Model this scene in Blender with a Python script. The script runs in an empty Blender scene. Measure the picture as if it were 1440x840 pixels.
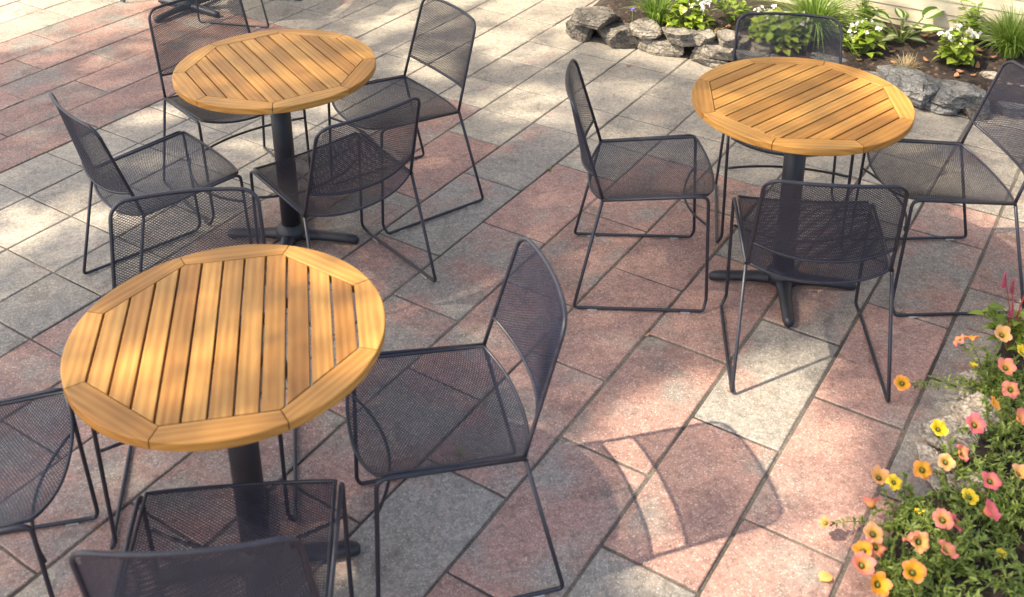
import bpy, math, random
from mathutils import Vector, Matrix, noise
from math import sin, cos, pi, radians as R_, sqrt, floor
random.seed(11)
sc = bpy.context.scene
COL = sc.collection

# ------------------------------------------------------------------ helpers
class MB:
    """collects vertices, faces, uvs and a per-face colour; build() links ONE mesh object"""
    def __init__(s): s.v=[]; s.f=[]; s.uv=[]; s.c=[]
    def face(s, pts, uv=None, c=(0.5,0.5,0.5,1)):
        b=len(s.v); s.v.extend([tuple(p) for p in pts]); s.f.append(tuple(range(b,b+len(pts))))
        s.uv.extend(uv if uv else [(0,0)]*len(pts)); s.c.append(c)
    def add(s, verts, faces, uvs=None, c=(0.5,0.5,0.5,1)):
        b=len(s.v); s.v.extend([tuple(p) for p in verts])
        for k,f in enumerate(faces):
            s.f.append(tuple(b+i for i in f)); s.c.append(c)
            s.uv.extend(uvs[k] if uvs else [(0,0)]*len(f))
    def build(s, name, mat, parent=None, smooth=False):
        me=bpy.data.meshes.new(name); me.from_pydata(s.v,[],s.f)
        ul=me.uv_layers.new(name='UVMap'); ul.data.foreach_set('uv',[x for u in s.uv for x in u])
        a=me.attributes.new('tint','FLOAT_COLOR','FACE'); a.data.foreach_set('color',[x for c in s.c for x in c])
        if smooth: me.polygons.foreach_set('use_smooth',[True]*len(me.polygons))
        me.materials.append(mat); me.update()
        o=bpy.data.objects.new(name,me); COL.objects.link(o)
        if parent: o.parent=parent
        return o

def thing(name,label,cat,loc=(0,0,0),rz=0,group=None):
    o=bpy.data.objects.new(name,None); COL.objects.link(o); o.empty_display_size=.1
    o.location=loc; o.rotation_euler=(0,0,rz); tag(o,label,cat,group); return o
def tag(o,label,cat,group=None):
    o['label']=label; o['category']=cat
    if group: o['group']=group
    return o
def struct(o,kind='structure'): o['kind']=kind; return o
def copy_tree(o,parent=None):
    c=o.copy(); COL.objects.link(c)
    if parent: c.parent=parent
    for ch in list(o.children): copy_tree(ch,c)
    return c

def fillet(pts,rad,n=5):
    """polyline with rounded corners; rad is a number or a list per point"""
    pts=[Vector(p) for p in pts]; out=[pts[0]]
    for i in range(1,len(pts)-1):
        r=rad[i] if isinstance(rad,(list,tuple)) else rad
        a,b,c=pts[i-1],pts[i],pts[i+1]
        d1=(a-b); d2=(c-b); r=min(r,d1.length*.49,d2.length*.49)
        if r<1e-4: out.append(b); continue
        p=b+d1.normalized()*r; q=b+d2.normalized()*r
        for k in range(n+1):
            t=k/n; out.append(p*(1-t)**2+b*2*t*(1-t)+q*t*t)
    out.append(pts[-1]); return out

def tube(mb,pts,r,seg=8,closed=False,cap=True,c=(.5,.5,.5,1)):
    pts=[Vector(p) for p in pts]; n=len(pts); up=None; rings=[]
    for i in range(n):
        if closed: t=pts[(i+1)%n]-pts[i-1]
        else: t=pts[min(i+1,n-1)]-pts[max(i-1,0)]
        t.normalize()
        if up is None: up=Vector((0,0,1)) if abs(t.z)<.9 else Vector((1,0,0))
        s=t.cross(up).normalized(); up=s.cross(t).normalized()
        rr=r[i] if isinstance(r,(list,tuple)) else r
        rings.append([pts[i]+(s*cos(2*pi*k/seg)+up*sin(2*pi*k/seg))*rr for k in range(seg)])
    V=[p for ring in rings for p in ring]; F=[]
    for i in range(n if closed else n-1):
        j=(i+1)%n
        for k in range(seg):
            l=(k+1)%seg; F.append((i*seg+k,i*seg+l,j*seg+l,j*seg+k))
    if cap and not closed:
        F.append(tuple(range(seg))[::-1]); F.append(tuple((n-1)*seg+k for k in range(seg)))
    mb.add(V,F,c=c)

def smooth(o):
    o.data.polygons.foreach_set('use_smooth',[True]*len(o.data.polygons)); return o
def nz(x,y=0,z=0,s=1): return noise.noise(Vector((x*s,y*s,z*s)))

# ------------------------------------------------------------------ material helpers
def mat(name):
    m=bpy.data.materials.new(name); m.use_nodes=True
    nt=m.node_tree; nt.nodes.clear()
    o=nt.nodes.new('ShaderNodeOutputMaterial'); p=nt.nodes.new('ShaderNodeBsdfPrincipled')
    nt.links.new(p.outputs[0],o.inputs[0]); return m,nt,p,o
def N(nt,t,**k):
    n=nt.nodes.new('ShaderNode'+t)
    for a,b in k.items():
        if a.startswith('i_'):
            key=a[2:]; n.inputs[int(key) if key.isdigit() else key].default_value=b
        else: setattr(n,a,b)
    return n
def L(nt,a,b): nt.links.new(a,b)
def ramp(nt,fac,stops,interp='LINEAR'):
    r=N(nt,'ValToRGB'); r.color_ramp.interpolation=interp; e=r.color_ramp.elements
    while len(e)<len(stops): e.new(.5)
    for i,(p,c) in enumerate(stops):
        e[i].position=p; e[i].color=(*c,1) if len(c)==3 else c
    if fac is not None: L(nt,fac,r.inputs[0])
    return r
def mixc(nt,fac,a,b,mode='MIX'):
    m=N(nt,'Mix',data_type='RGBA',blend_type=mode,clamp_factor=True)
    for s,i in ((fac,0),(a,6),(b,7)):
        if hasattr(s,'links'): L(nt,s,m.inputs[i])
        elif i==0: m.inputs[0].default_value=s
        else: m.inputs[i].default_value=(*s,1) if len(s)==3 else s
    return m.outputs[2]
def math_(nt,op,a,b=None,clamp=False):
    m=N(nt,'Math',operation=op,use_clamp=clamp)
    for s,i in ((a,0),(b,1)):
        if s is None: continue
        if hasattr(s,'links'): L(nt,s,m.inputs[i])
        else: m.inputs[i].default_value=s
    return m.outputs[0]
def bump(nt,p,h,strength,dist):
    b=N(nt,'Bump',i_Strength=strength,i_Distance=dist); L(nt,h,b.inputs['Height']); L(nt,b.outputs[0],p.inputs['Normal'])

# ---- pavers
def m_paver():
    m,nt,p,o=mat('exposed_aggregate_paver')
    tc=N(nt,'TexCoord'); at=N(nt,'Attribute',attribute_name='tint'); sp=N(nt,'SeparateColor'); L(nt,at.outputs['Color'],sp.inputs[0])
    off=N(nt,'VectorMath',operation='SCALE'); cb=N(nt,'CombineXYZ'); L(nt,sp.outputs[2],cb.inputs[0]); L(nt,sp.outputs[2],cb.inputs[1]); L(nt,cb.outputs[0],off.inputs[0]); off.inputs['Scale'].default_value=53.
    ad=N(nt,'VectorMath',operation='ADD'); L(nt,tc.outputs['Object'],ad.inputs[0]); L(nt,off.outputs[0],ad.inputs[1])
    n1=N(nt,'TexNoise',i_Scale=4.5,i_Detail=3.,i_Roughness=.55); L(nt,ad.outputs[0],n1.inputs['Vector'])
    mo=math_(nt,'MULTIPLY',math_(nt,'SUBTRACT',n1.outputs['Fac'],.5),2.6)
    red=N(nt,'MapRange',interpolation_type='SMOOTHSTEP'); L(nt,math_(nt,'ADD',sp.outputs[0],mo),red.inputs[0]); red.inputs[1].default_value=.1; red.inputs[2].default_value=.85
    grey=mixc(nt,at.outputs['Alpha'],(.195,.177,.159),(.255,.228,.188))
    n3=N(nt,'TexNoise',i_Scale=11.,i_Detail=2.); L(nt,ad.outputs[0],n3.inputs['Vector'])
    redc=mixc(nt,n3.outputs['Fac'],(.238,.134,.113),(.308,.184,.153))
    base=mixc(nt,red.outputs[0],grey,redc)
    # per-slab brightness and large stains
    n2=N(nt,'TexNoise',i_Scale=1.7,i_Detail=4.); L(nt,tc.outputs['Object'],n2.inputs['Vector'])
    br=math_(nt,'MULTIPLY',sp.outputs[1],math_(nt,'ADD',math_(nt,'MULTIPLY',n2.outputs['Fac'],.8),.6))
    brc=N(nt,'CombineColor'); [L(nt,br,brc.inputs[i]) for i in range(3)]
    base=mixc(nt,1.,base,brc.outputs[0],'MULTIPLY')
    n5=N(nt,'TexNoise',i_Scale=24.,i_Detail=5.,i_Roughness=.65); L(nt,tc.outputs['Object'],n5.inputs['Vector'])
    base=mixc(nt,1.,base,ramp(nt,n5.outputs['Fac'],[(.3,(.80,.80,.79)),(.5,(1,1,1)),(.7,(1.12,1.11,1.09))]).outputs[0],'MULTIPLY')
    n6=N(nt,'TexNoise',i_Scale=6.5,i_Detail=6.,i_Distortion=1.2); L(nt,tc.outputs['Object'],n6.inputs['Vector'])
    base=mixc(nt,1.,base,ramp(nt,n6.outputs['Fac'],[(.30,(.70,.69,.68)),(.40,(1,1,1)),(.66,(1,1,1)),(.74,(1.16,1.14,1.1))]).outputs[0],'MULTIPLY')
    # aggregate
    vo=N(nt,'TexVoronoi',i_Scale=300.); L(nt,tc.outputs['Object'],vo.inputs['Vector'])
    sv=N(nt,'SeparateColor'); L(nt,vo.outputs['Color'],sv.inputs[0])
    wh=ramp(nt,sv.outputs[0],[(.90,(0,0,0)),(.96,(1,1,1))])
    dk=ramp(nt,sv.outputs[1],[(0.,(.62,.62,.62)),(.3,(1,1,1)),(.8,(1,1,1)),(1.,(1.22,1.2,1.17))])
    vo2=N(nt,'TexVoronoi',i_Scale=95.); L(nt,tc.outputs['Object'],vo2.inputs['Vector'])
    sv2=N(nt,'SeparateColor'); L(nt,vo2.outputs['Color'],sv2.inputs[0])
    d2=ramp(nt,sv2.outputs[0],[(0.,(.8,.8,.8)),(.5,(1,1,1)),(1.,(1.18,1.16,1.14))])
    base=mixc(nt,1.,base,dk.outputs[0],'MULTIPLY'); base=mixc(nt,1.,base,d2.outputs[0],'MULTIPLY')
    base=mixc(nt,math_(nt,'MULTIPLY',wh.outputs[0],.42),base,(.56,.52,.48))
    L(nt,base,p.inputs['Base Color']); p.inputs['Roughness'].default_value=.72
    bump(nt,p,sv.outputs[0],.35,.002)
    return m

def m_joint():
    m,nt,p,o=mat('joint_sand'); tc=N(nt,'TexCoord')
    n=N(nt,'TexNoise',i_Scale=3.,i_Detail=5.); L(nt,tc.outputs['Object'],n.inputs['Vector'])
    n2=N(nt,'TexNoise',i_Scale=160.,i_Detail=2.); L(nt,tc.outputs['Object'],n2.inputs['Vector'])
    a=ramp(nt,n.outputs['Fac'],[(.35,(.045,.039,.034)),(.72,(.19,.16,.132))]); b=ramp(nt,n2.outputs['Fac'],[(.3,(.5,.5,.5)),(.7,(1.2,1.2,1.2))])
    L(nt,mixc(nt,1.,a.outputs[0],b.outputs[0],'MULTIPLY'),p.inputs['Base Color']); p.inputs['Roughness'].default_value=.95
    bump(nt,p,n2.outputs['Fac'],.6,.004); return m

def m_wood():
    m,nt,p,o=mat('oiled_teak'); uv=N(nt,'UVMap'); at=N(nt,'Attribute',attribute_name='tint'); sp=N(nt,'SeparateColor'); L(nt,at.outputs['Color'],sp.inputs[0])
    mp=N(nt,'Mapping'); mp.inputs['Scale'].default_value=(2.6,30,1); L(nt,uv.outputs[0],mp.inputs[0])
    cb=N(nt,'CombineXYZ'); L(nt,math_(nt,'MULTIPLY',sp.outputs[1],90.),cb.inputs[2]); ad=N(nt,'VectorMath',operation='ADD'); L(nt,mp.outputs[0],ad.inputs[0]); L(nt,cb.outputs[0],ad.inputs[1])
    n=N(nt,'TexNoise',i_Scale=1.5,i_Detail=4.,i_Roughness=.6,i_Distortion=.7); L(nt,ad.outputs[0],n.inputs['Vector'])
    w=N(nt,'TexWave',wave_type='BANDS',bands_direction='Y',i_Scale=.55,i_Distortion=5.,i_Detail=2.,**{'i_Detail Scale':.7}); L(nt,ad.outputs[0],w.inputs['Vector'])
    mp2=N(nt,'Mapping'); mp2.inputs['Scale'].default_value=(9,420,1); L(nt,uv.outputs[0],mp2.inputs[0])
    fine=N(nt,'TexNoise',i_Scale=1.,i_Detail=2.); L(nt,mp2.outputs[0],fine.inputs['Vector'])
    g=math_(nt,'ADD',math_(nt,'MULTIPLY',n.outputs['Fac'],.78),math_(nt,'MULTIPLY',w.outputs['Fac'],.22))
    c=ramp(nt,g,[(.28,(.325,.139,.029)),(.5,(.40,.189,.045)),(.75,(.48,.256,.068))])
    t=mixc(nt,sp.outputs[0],(.72,.65,.58),(1.14,1.17,1.21))
    c2=mixc(nt,1.,c.outputs[0],t,'MULTIPLY')
    f2=ramp(nt,fine.outputs['Fac'],[(.33,(.86,.83,.8)),(.5,(1,1,1))]); c3=mixc(nt,.6,c2,mixc(nt,1.,c2,f2.outputs[0],'MULTIPLY'))
    tc=N(nt,'TexCoord'); big=N(nt,'TexNoise',i_Scale=5.,i_Detail=3.); L(nt,tc.outputs['Object'],big.inputs['Vector'])
    bb=ramp(nt,big.outputs['Fac'],[(.3,(.86,.84,.82)),(.65,(1.06,1.06,1.06))]); c4=mixc(nt,1.,c3,bb.outputs[0],'MULTIPLY')
    L(nt,c4,p.inputs['Base Color']); p.inputs['Roughness'].default_value=.42; p.inputs['Specular IOR Level'].default_value=.35
    bump(nt,p,fine.outputs['Fac'],.15,.001); return m

def m_metal(name,col,rough,nscale=60.):
    m,nt,p,o=mat(name); tc=N(nt,'TexCoord'); n=N(nt,'TexNoise',i_Scale=nscale,i_Detail=3.); L(nt,tc.outputs['Object'],n.inputs['Vector'])
    a=tuple(x*.8 for x in col); b=tuple(x*1.25 for x in col)
    L(nt,ramp(nt,n.outputs['Fac'],[(.35,a),(.65,b)]).outputs[0],p.inputs['Base Color'])
    L(nt,ramp(nt,n.outputs['Fac'],[(.3,(rough-.06,)*3),(.7,(rough+.08,)*3)]).outputs[0],p.inputs['Roughness'])
    bump(nt,p,n.outputs['Fac'],.08,.001); return m

def m_leaf(name,stops,transl=.35,rough=.45,uvramp=None):
    """foliage: tint per leaf (R), optional pattern across the leaf from UV.x"""
    m,nt,p,o=mat(name); at=N(nt,'Attribute',attribute_name='tint'); sp=N(nt,'SeparateColor'); L(nt,at.outputs['Color'],sp.inputs[0])
    c=ramp(nt,sp.outputs[0],stops).outputs[0]
    if uvramp:
        uv=N(nt,'UVMap'); sx=N(nt,'SeparateXYZ'); L(nt,uv.outputs[0],sx.inputs[0])
        tc=N(nt,'TexCoord'); nn=N(nt,'TexNoise',i_Scale=70.); L(nt,tc.outputs['Object'],nn.inputs['Vector'])
        x=math_(nt,'ADD',sx.outputs[0],math_(nt,'MULTIPLY',math_(nt,'SUBTRACT',nn.outputs['Fac'],.5),.25))
        r=ramp(nt,x,uvramp); c=mixc(nt,r.outputs['Alpha'],c,r.outputs[0])
    L(nt,c,p.inputs['Base Color']); p.inputs['Roughness'].default_value=rough
    t=N(nt,'BsdfTranslucent'); L(nt,c,t.inputs[0]); mx=N(nt,'MixShader'); mx.inputs[0].default_value=transl
    L(nt,p.outputs[0],mx.inputs[1]); L(nt,t.outputs[0],mx.inputs[2]); L(nt,mx.outputs[0],o.inputs[0]); return m

def m_petal(name,stops):
    m,nt,p,o=mat(name); uv=N(nt,'UVMap'); sx=N(nt,'SeparateXYZ'); L(nt,uv.outputs[0],sx.inputs[0])
    w=N(nt,'TexWave',wave_type='BANDS',bands_direction='Y',i_Scale=6.,i_Distortion=1.5); L(nt,uv.outputs[0],w.inputs['Vector'])
    x=math_(nt,'ADD',sx.outputs[0],math_(nt,'MULTIPLY',math_(nt,'SUBTRACT',w.outputs['Fac'],.5),.1))
    c=ramp(nt,x,stops).outputs[0]; L(nt,c,p.inputs['Base Color']); p.inputs['Roughness'].default_value=.6
    t=N(nt,'BsdfTranslucent'); L(nt,c,t.inputs[0]); mx=N(nt,'MixShader'); mx.inputs[0].default_value=.3
    L(nt,p.outputs[0],mx.inputs[1]); L(nt,t.outputs[0],mx.inputs[2]); L(nt,mx.outputs[0],o.inputs[0]); return m

def m_rock(name,c1,c2,c3,layer=14.):
    m,nt,p,o=mat(name); tc=N(nt,'TexCoord')
    n=N(nt,'TexNoise',i_Scale=9.,i_Detail=8.,i_Roughness=.62,i_Distortion=.4); L(nt,tc.outputs['Object'],n.inputs['Vector'])
    mp=N(nt,'Mapping'); mp.inputs['Scale'].default_value=(5,5,layer*1.6); mp.inputs['Rotation'].default_value=(.1,.15,0); L(nt,tc.outputs['Object'],mp.inputs[0])
    l=N(nt,'TexNoise',i_Scale=2.2,i_Detail=5.,i_Distortion=.6); L(nt,mp.outputs[0],l.inputs['Vector'])
    v=N(nt,'TexNoise',i_Scale=90.,i_Detail=4.); L(nt,tc.outputs['Object'],v.inputs['Vector'])
    a=ramp(nt,n.outputs['Fac'],[(.3,c1),(.52,c2),(.72,c3)])
    b=ramp(nt,l.outputs['Fac'],[(.36,(.5,.48,.46)),(.5,(1.05,1.05,1.05))]); cc=mixc(nt,.7,a.outputs[0],mixc(nt,1.,a.outputs[0],b.outputs[0],'MULTIPLY'))
    d=ramp(nt,v.outputs['Fac'],[(.34,(.52,.51,.5)),(.5,(1,1,1)),(.66,(1.38,1.36,1.32))]); cc=mixc(nt,1.,cc,d.outputs[0],'MULTIPLY')
    ds=N(nt,'TexNoise',i_Scale=12.,i_Detail=4.); L(nt,tc.outputs['Object'],ds.inputs['Vector'])
    dv=N(nt,'VectorMath',operation='SCALE'); L(nt,ds.outputs['Color'],dv.inputs[0]); dv.inputs['Scale'].default_value=.16
    da=N(nt,'VectorMath',operation='ADD'); L(nt,tc.outputs['Object'],da.inputs[0]); L(nt,dv.outputs[0],da.inputs[1])
    ce=N(nt,'TexVoronoi',feature='DISTANCE_TO_EDGE',i_Scale=7.5); L(nt,da.outputs[0],ce.inputs['Vector'])
    ck=ramp(nt,ce.outputs['Distance'],[(0.,(.30,.29,.28)),(.05,(1,1,1))]); cc=mixc(nt,.42,cc,mixc(nt,1.,cc,ck.outputs[0],'MULTIPLY'))
    L(nt,cc,p.inputs['Base Color']); p.inputs['Roughness'].default_value=.88
    h=math_(nt,'ADD',math_(nt,'ADD',math_(nt,'MULTIPLY',l.outputs['Fac'],.6),math_(nt,'MULTIPLY',math_(nt,'MINIMUM',ce.outputs['Distance'],.06),9.)),math_(nt,'ADD',n.outputs['Fac'],math_(nt,'MULTIPLY',v.outputs['Fac'],.25)))
    bump(nt,p,h,.9,.010); return m

def m_soil():
    m,nt,p,o=mat('bark_mulch_soil'); tc=N(nt,'TexCoord')
    v=N(nt,'TexVoronoi',i_Scale=75.); L(nt,tc.outputs['Object'],v.inputs['Vector']); sv=N(nt,'SeparateColor'); L(nt,v.outputs['Color'],sv.inputs[0])
    n=N(nt,'TexNoise',i_Scale=16.,i_Detail=7.); L(nt,tc.outputs['Object'],n.inputs['Vector'])
    a=ramp(nt,n.outputs['Fac'],[(.3,(.011,.007,.006)),(.55,(.028,.018,.0135)),(.75,(.062,.038,.026))])
    b=ramp(nt,sv.outputs[0],[(0,(.5,.5,.5)),(.75,(1.1,1.1,1.1)),(.95,(1.3,1.25,1.2)),(.985,(5.,4.,3.2))])
    L(nt,mixc(nt,1.,a.outputs[0],b.outputs[0],'MULTIPLY'),p.inputs['Base Color']); p.inputs['Roughness'].default_value=.95
    bump(nt,p,math_(nt,'ADD',sv.outputs[1],n.outputs['Fac']),1.,.012); return m

def m_siding():
    m,nt,p,o=mat('cream_painted_clapboard'); tc=N(nt,'TexCoord'); mp=N(nt,'Mapping'); mp.inputs['Scale'].default_value=(1.2,1.2,30); L(nt,tc.outputs['Object'],mp.inputs[0])
    n=N(nt,'TexNoise',i_Scale=2.5,i_Detail=6.); L(nt,mp.outputs[0],n.inputs['Vector']); n2=N(nt,'TexNoise',i_Scale=2.2,i_Detail=5.); L(nt,tc.outputs['Object'],n2.inputs['Vector'])
    a=ramp(nt,n.outputs['Fac'],[(.3,(.50,.43,.31)),(.6,(.60,.53,.40))]); b=ramp(nt,n2.outputs['Fac'],[(.35,(.86,.84,.8)),(.6,(1.03,1.03,1.03))])
    L(nt,mixc(nt,1.,a.outputs[0],b.outputs[0],'MULTIPLY'),p.inputs['Base Color']); p.inputs['Roughness'].default_value=.55; bump(nt,p,n.outputs['Fac'],.2,.002); return m

def m_simple(name,c1,c2,scale,rough=.8):
    m,nt,p,o=mat(name); tc=N(nt,'TexCoord'); n=N(nt,'TexNoise',i_Scale=scale,i_Detail=4.); L(nt,tc.outputs['Object'],n.inputs['Vector'])
    L(nt,ramp(nt,n.outputs['Fac'],[(.3,c1),(.7,c2)]).outputs[0],p.inputs['Base Color']); p.inputs['Roughness'].default_value=rough; bump(nt,p,n.outputs['Fac'],.4,.003); return m

def m_glide():
    m,nt,p,o=mat('clear_plastic_glide'); tc=N(nt,'TexCoord'); n=N(nt,'TexNoise',i_Scale=80.); L(nt,tc.outputs['Object'],n.inputs['Vector'])
    L(nt,ramp(nt,n.outputs['Fac'],[(.3,(.5,.48,.46)),(.7,(.68,.66,.63))]).outputs[0],p.inputs['Base Color']); p.inputs['Roughness'].default_value=.25; p.inputs['Transmission Weight'].default_value=.5; return m

M=dict(paver=m_paver(),joint=m_joint(),wood=m_wood(),
 frame=m_metal('graphite_powder_coat',(.0150,.0150,.0245),.40),mesh=m_metal('graphite_mesh_coat',(.0095,.0105,.0230),.45),
 iron=m_metal('black_cast_iron',(.012,.0125,.019),.5,40.),soil=m_soil(),siding=m_siding(),glide=m_glide(),
 rock_tan=m_rock('tan_fieldstone',(.085,.075,.066),(.19,.168,.142),(.31,.278,.232)),
 rock_brown=m_rock('brown_layered_stone',(.042,.038,.034),(.115,.102,.088),(.23,.2,.162),22.),
 rock_grey=m_rock('blue_grey_boulder',(.065,.066,.068),(.13,.13,.13),(.28,.27,.255),8.),
 rock_pale=m_rock('pale_sandstone',(.25,.21,.17),(.36,.31,.26),(.46,.41,.34),6.),
 bark=m_simple('tree_bark',(.05,.035,.025),(.12,.09,.065),14.),
 chip=m_simple('bark_chip_wood',(.22,.09,.04),(.46,.24,.12),60.),
 dry=m_simple('dry_leaf',(.30,.12,.05),(.52,.28,.10),90.),
 stem=m_simple('plant_stem',(.10,.14,.035),(.16,.20,.05),40.),
 redstem=m_simple('red_stem',(.20,.03,.035),(.28,.06,.05),40.),
 straw=m_simple('dry_straw',(.26,.19,.09),(.42,.33,.18),60.))
M['pet_leaf']=m_leaf('petunia_leaf',[(0,(.06,.105,.018)),(.5,(.155,.225,.038)),(1,(.33,.38,.085))])
M['beg_leaf']=m_leaf('begonia_leaf',[(0,(.12,.20,.018)),(.5,(.24,.34,.035)),(1,(.42,.48,.08))],.4,.3,[(0,(0,0,0,0)),(.88,(0,0,0,0)),(1,(.32,.18,.05,.5))])
M['grass']=m_leaf('grass_blade',[(0,(.07,.13,.02)),(.5,(.15,.25,.04)),(1,(.32,.42,.10))],.4,.45)
M['hosta']=m_leaf('variegated_hosta_leaf',[(0,(.06,.13,.015)),(1,(.15,.25,.03))],.35,.38,[(0,(.62,.62,.38,1)),(.36,(.58,.60,.34,1)),(.47,(.3,.36,.1,.5)),(.56,(0,0,0,0))])
M['leafy']=m_leaf('bright_leaf',[(0,(.09,.16,.02)),(.5,(.18,.28,.04)),(1,(.30,.38,.08))],.4,.4)
M['gloss']=m_leaf('glossy_leaf',[(0,(.06,.12,.015)),(.5,(.14,.23,.03)),(1,(.28,.34,.05))],.3,.25)
M['tree_leaf']=m_leaf('tree_leaf',[(0,(.04,.075,.015)),(1,(.09,.15,.03))],.4,.5)
M['white']=m_leaf('white_petal',[(0,(.70,.66,.60)),(1,(.84,.82,.76))],.3,.6)
M['magenta']=m_leaf('magenta_bud',[(0,(.34,.03,.10)),(1,(.55,.10,.20))],.2,.5)
M['purple']=m_leaf('purple_petal',[(0,(.14,.09,.55)),(1,(.22,.15,.65))],.2,.5)
eye=(.075,.035,.008)
PET={
 'yellow':m_petal('yellow_petal',[(0,eye),(.13,eye),(.2,(.30,.16,.01)),(.28,(.80,.52,.012)),(1,(.84,.62,.05))]),
 'amber':m_petal('amber_petal',[(0,eye),(.13,eye),(.2,(.32,.14,.01)),(.32,(.80,.38,.02)),(.72,(.80,.36,.035)),(1,(.80,.27,.14))]),
 'peach':m_petal('peach_petal',[(0,eye),(.13,eye),(.2,(.40,.20,.03)),(.35,(.80,.43,.10)),(.75,(.80,.44,.18)),(1,(.80,.36,.24))]),
 'coral':m_petal('coral_petal',[(0,eye),(.14,eye),(.21,(.45,.17,.02)),(.36,(.80,.36,.11)),(.72,(.79,.26,.17)),(1,(.79,.19,.20))]),
 'pink':m_petal('pink_petal',[(0,eye),(.14,eye),(.21,(.42,.15,.03)),(.34,(.76,.27,.13)),(.62,(.76,.17,.165)),(1,(.76,.12,.20))])}

# ------------------------------------------------------------------ camera
f_,pit,roll,camh,cx_,cy_=1511.511,.392288797,-.00847459963,2.27803615,719.364582,65.8460652
r0=Vector((1,0,0)); d0=Vector((0,-sin(pit),-cos(pit))); fw=Vector((0,cos(pit),-sin(pit)))
Rv=r0*cos(roll)-d0*sin(roll); Dv=r0*sin(roll)+d0*cos(roll); B=-fw
cam=bpy.data.cameras.new('camera'); co=bpy.data.objects.new('camera',cam); COL.objects.link(co)
co.matrix_world=Matrix(((Rv.x,-Dv.x,B.x,0),(Rv.y,-Dv.y,B.y,0),(Rv.z,-Dv.z,B.z,camh),(0,0,0,1)))
cam.sensor_fit='HORIZONTAL'; cam.sensor_width=36; cam.lens=f_/1440*36
cam.shift_x=(720-cx_)/1440; cam.shift_y=(cy_-420)/1440; cam.clip_start=.05; cam.clip_end=500
cam.dof.use_dof=True; cam.dof.focus_distance=4.6; cam.dof.aperture_fstop=4.5
sc.camera=co

# ------------------------------------------------------------------ light
EL=50.9; AZ=16.3      # shadows run towards AZ (degrees from +x)
tosun=Vector((-cos(R_(AZ))*cos(R_(EL)),-sin(R_(AZ))*cos(R_(EL)),sin(R_(EL))))
sun=bpy.data.lights.new('sun','SUN'); sun.energy=3.35; sun.angle=R_(.6); sun.color=(1,.92,.80)
so=bpy.data.objects.new('sun',sun); COL.objects.link(so); so.rotation_euler=(-tosun).to_track_quat('-Z','Y').to_euler(); so.location=tosun*20
w=bpy.data.worlds.new('World'); sc.world=w; w.use_nodes=True; nt=w.node_tree
sky=nt.nodes.new('ShaderNodeTexSky'); sky.sky_type='NISHITA'; sky.sun_disc=False; sky.sun_elevation=R_(EL); sky.sun_rotation=math.atan2(tosun.x,tosun.y); sky.dust_density=2.5; sky.air_density=.8
bg=nt.nodes['Background']; bg.inputs[1].default_value=.15; nt.links.new(sky.outputs[0],bg.inputs[0])
vs=sc.view_settings; vs.view_transform='Standard'; vs.look='None'; vs.gamma=1; vs.use_curve_mapping=False; vs.exposure=1.86
vs.use_white_balance=True; vs.white_balance_temperature=7450; vs.white_balance_tint=8


# ------------------------------------------------------------------ ground and pavers
g=MB(); g.face([(-60,-60,-.0045),(60,-60,-.0045),(60,60,-.0045),(-60,60,-.0045)]); struct(g.build('ground',M['joint']))
PM=R_(56.68); T=Vector((cos(PM),sin(PM),0)); NN=Vector((-sin(PM),cos(PM),0))
nl=[.41,.69,.967,1.26,1.541,1.833,2.127,2.424,2.717,2.992,3.27,3.557,3.843,4.124,4.412,4.70,4.96,5.226,5.5,5.78,6.05]
def nline(k):
    if k<0: return nl[0]+k*.2855
    if k>20: return nl[20]+(k-20)*.2825
    return nl[k]
MOD=.2852
def is_grey(k,m):
    if k>=18: return m>4
    if k>=13: return m>=7
    if 9<=k<=12: return True
    lim={8:6,7:5,6:6,5:5,4:6,3:6,2:5,1:6,0:7}.get(k,8 if k<0 else 6)
    return m>=lim
RED={(1,1):.05,(6,2):.12,(6,4):.08,(7,1):.3,(5,1):.42,(5,-1):.35,(3,-3):.08,(1,-3):.08,(3,-1):.62,(4,-2):.5,(2,-2):.55,(2,0):.78,(3,1):.8,(3,3):.85,(4,0):.72,(4,2):.72,(4,4):.85,(5,3):.95,(7,3):.95,(6,0):.45,(2,2):.78,(0,0):.85,(0,2):.78,(0,4):.4,(1,-1):.85,(1,3):.45,(1,5):.25,(-1,1):.3,(-1,3):.3,(0,-2):.9,(2,-4):.7,(4,-4):.6,(5,-3):.6,(6,-4):.5,(6,-2):.4,(7,-1):.6,(7,-3):.6,(8,-2):.7,(8,-4):.7,(8,0):.5,(8,2):.5,(8,4):.6,(2,4):.1}
rp=random.Random(5); pv=MB()
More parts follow.
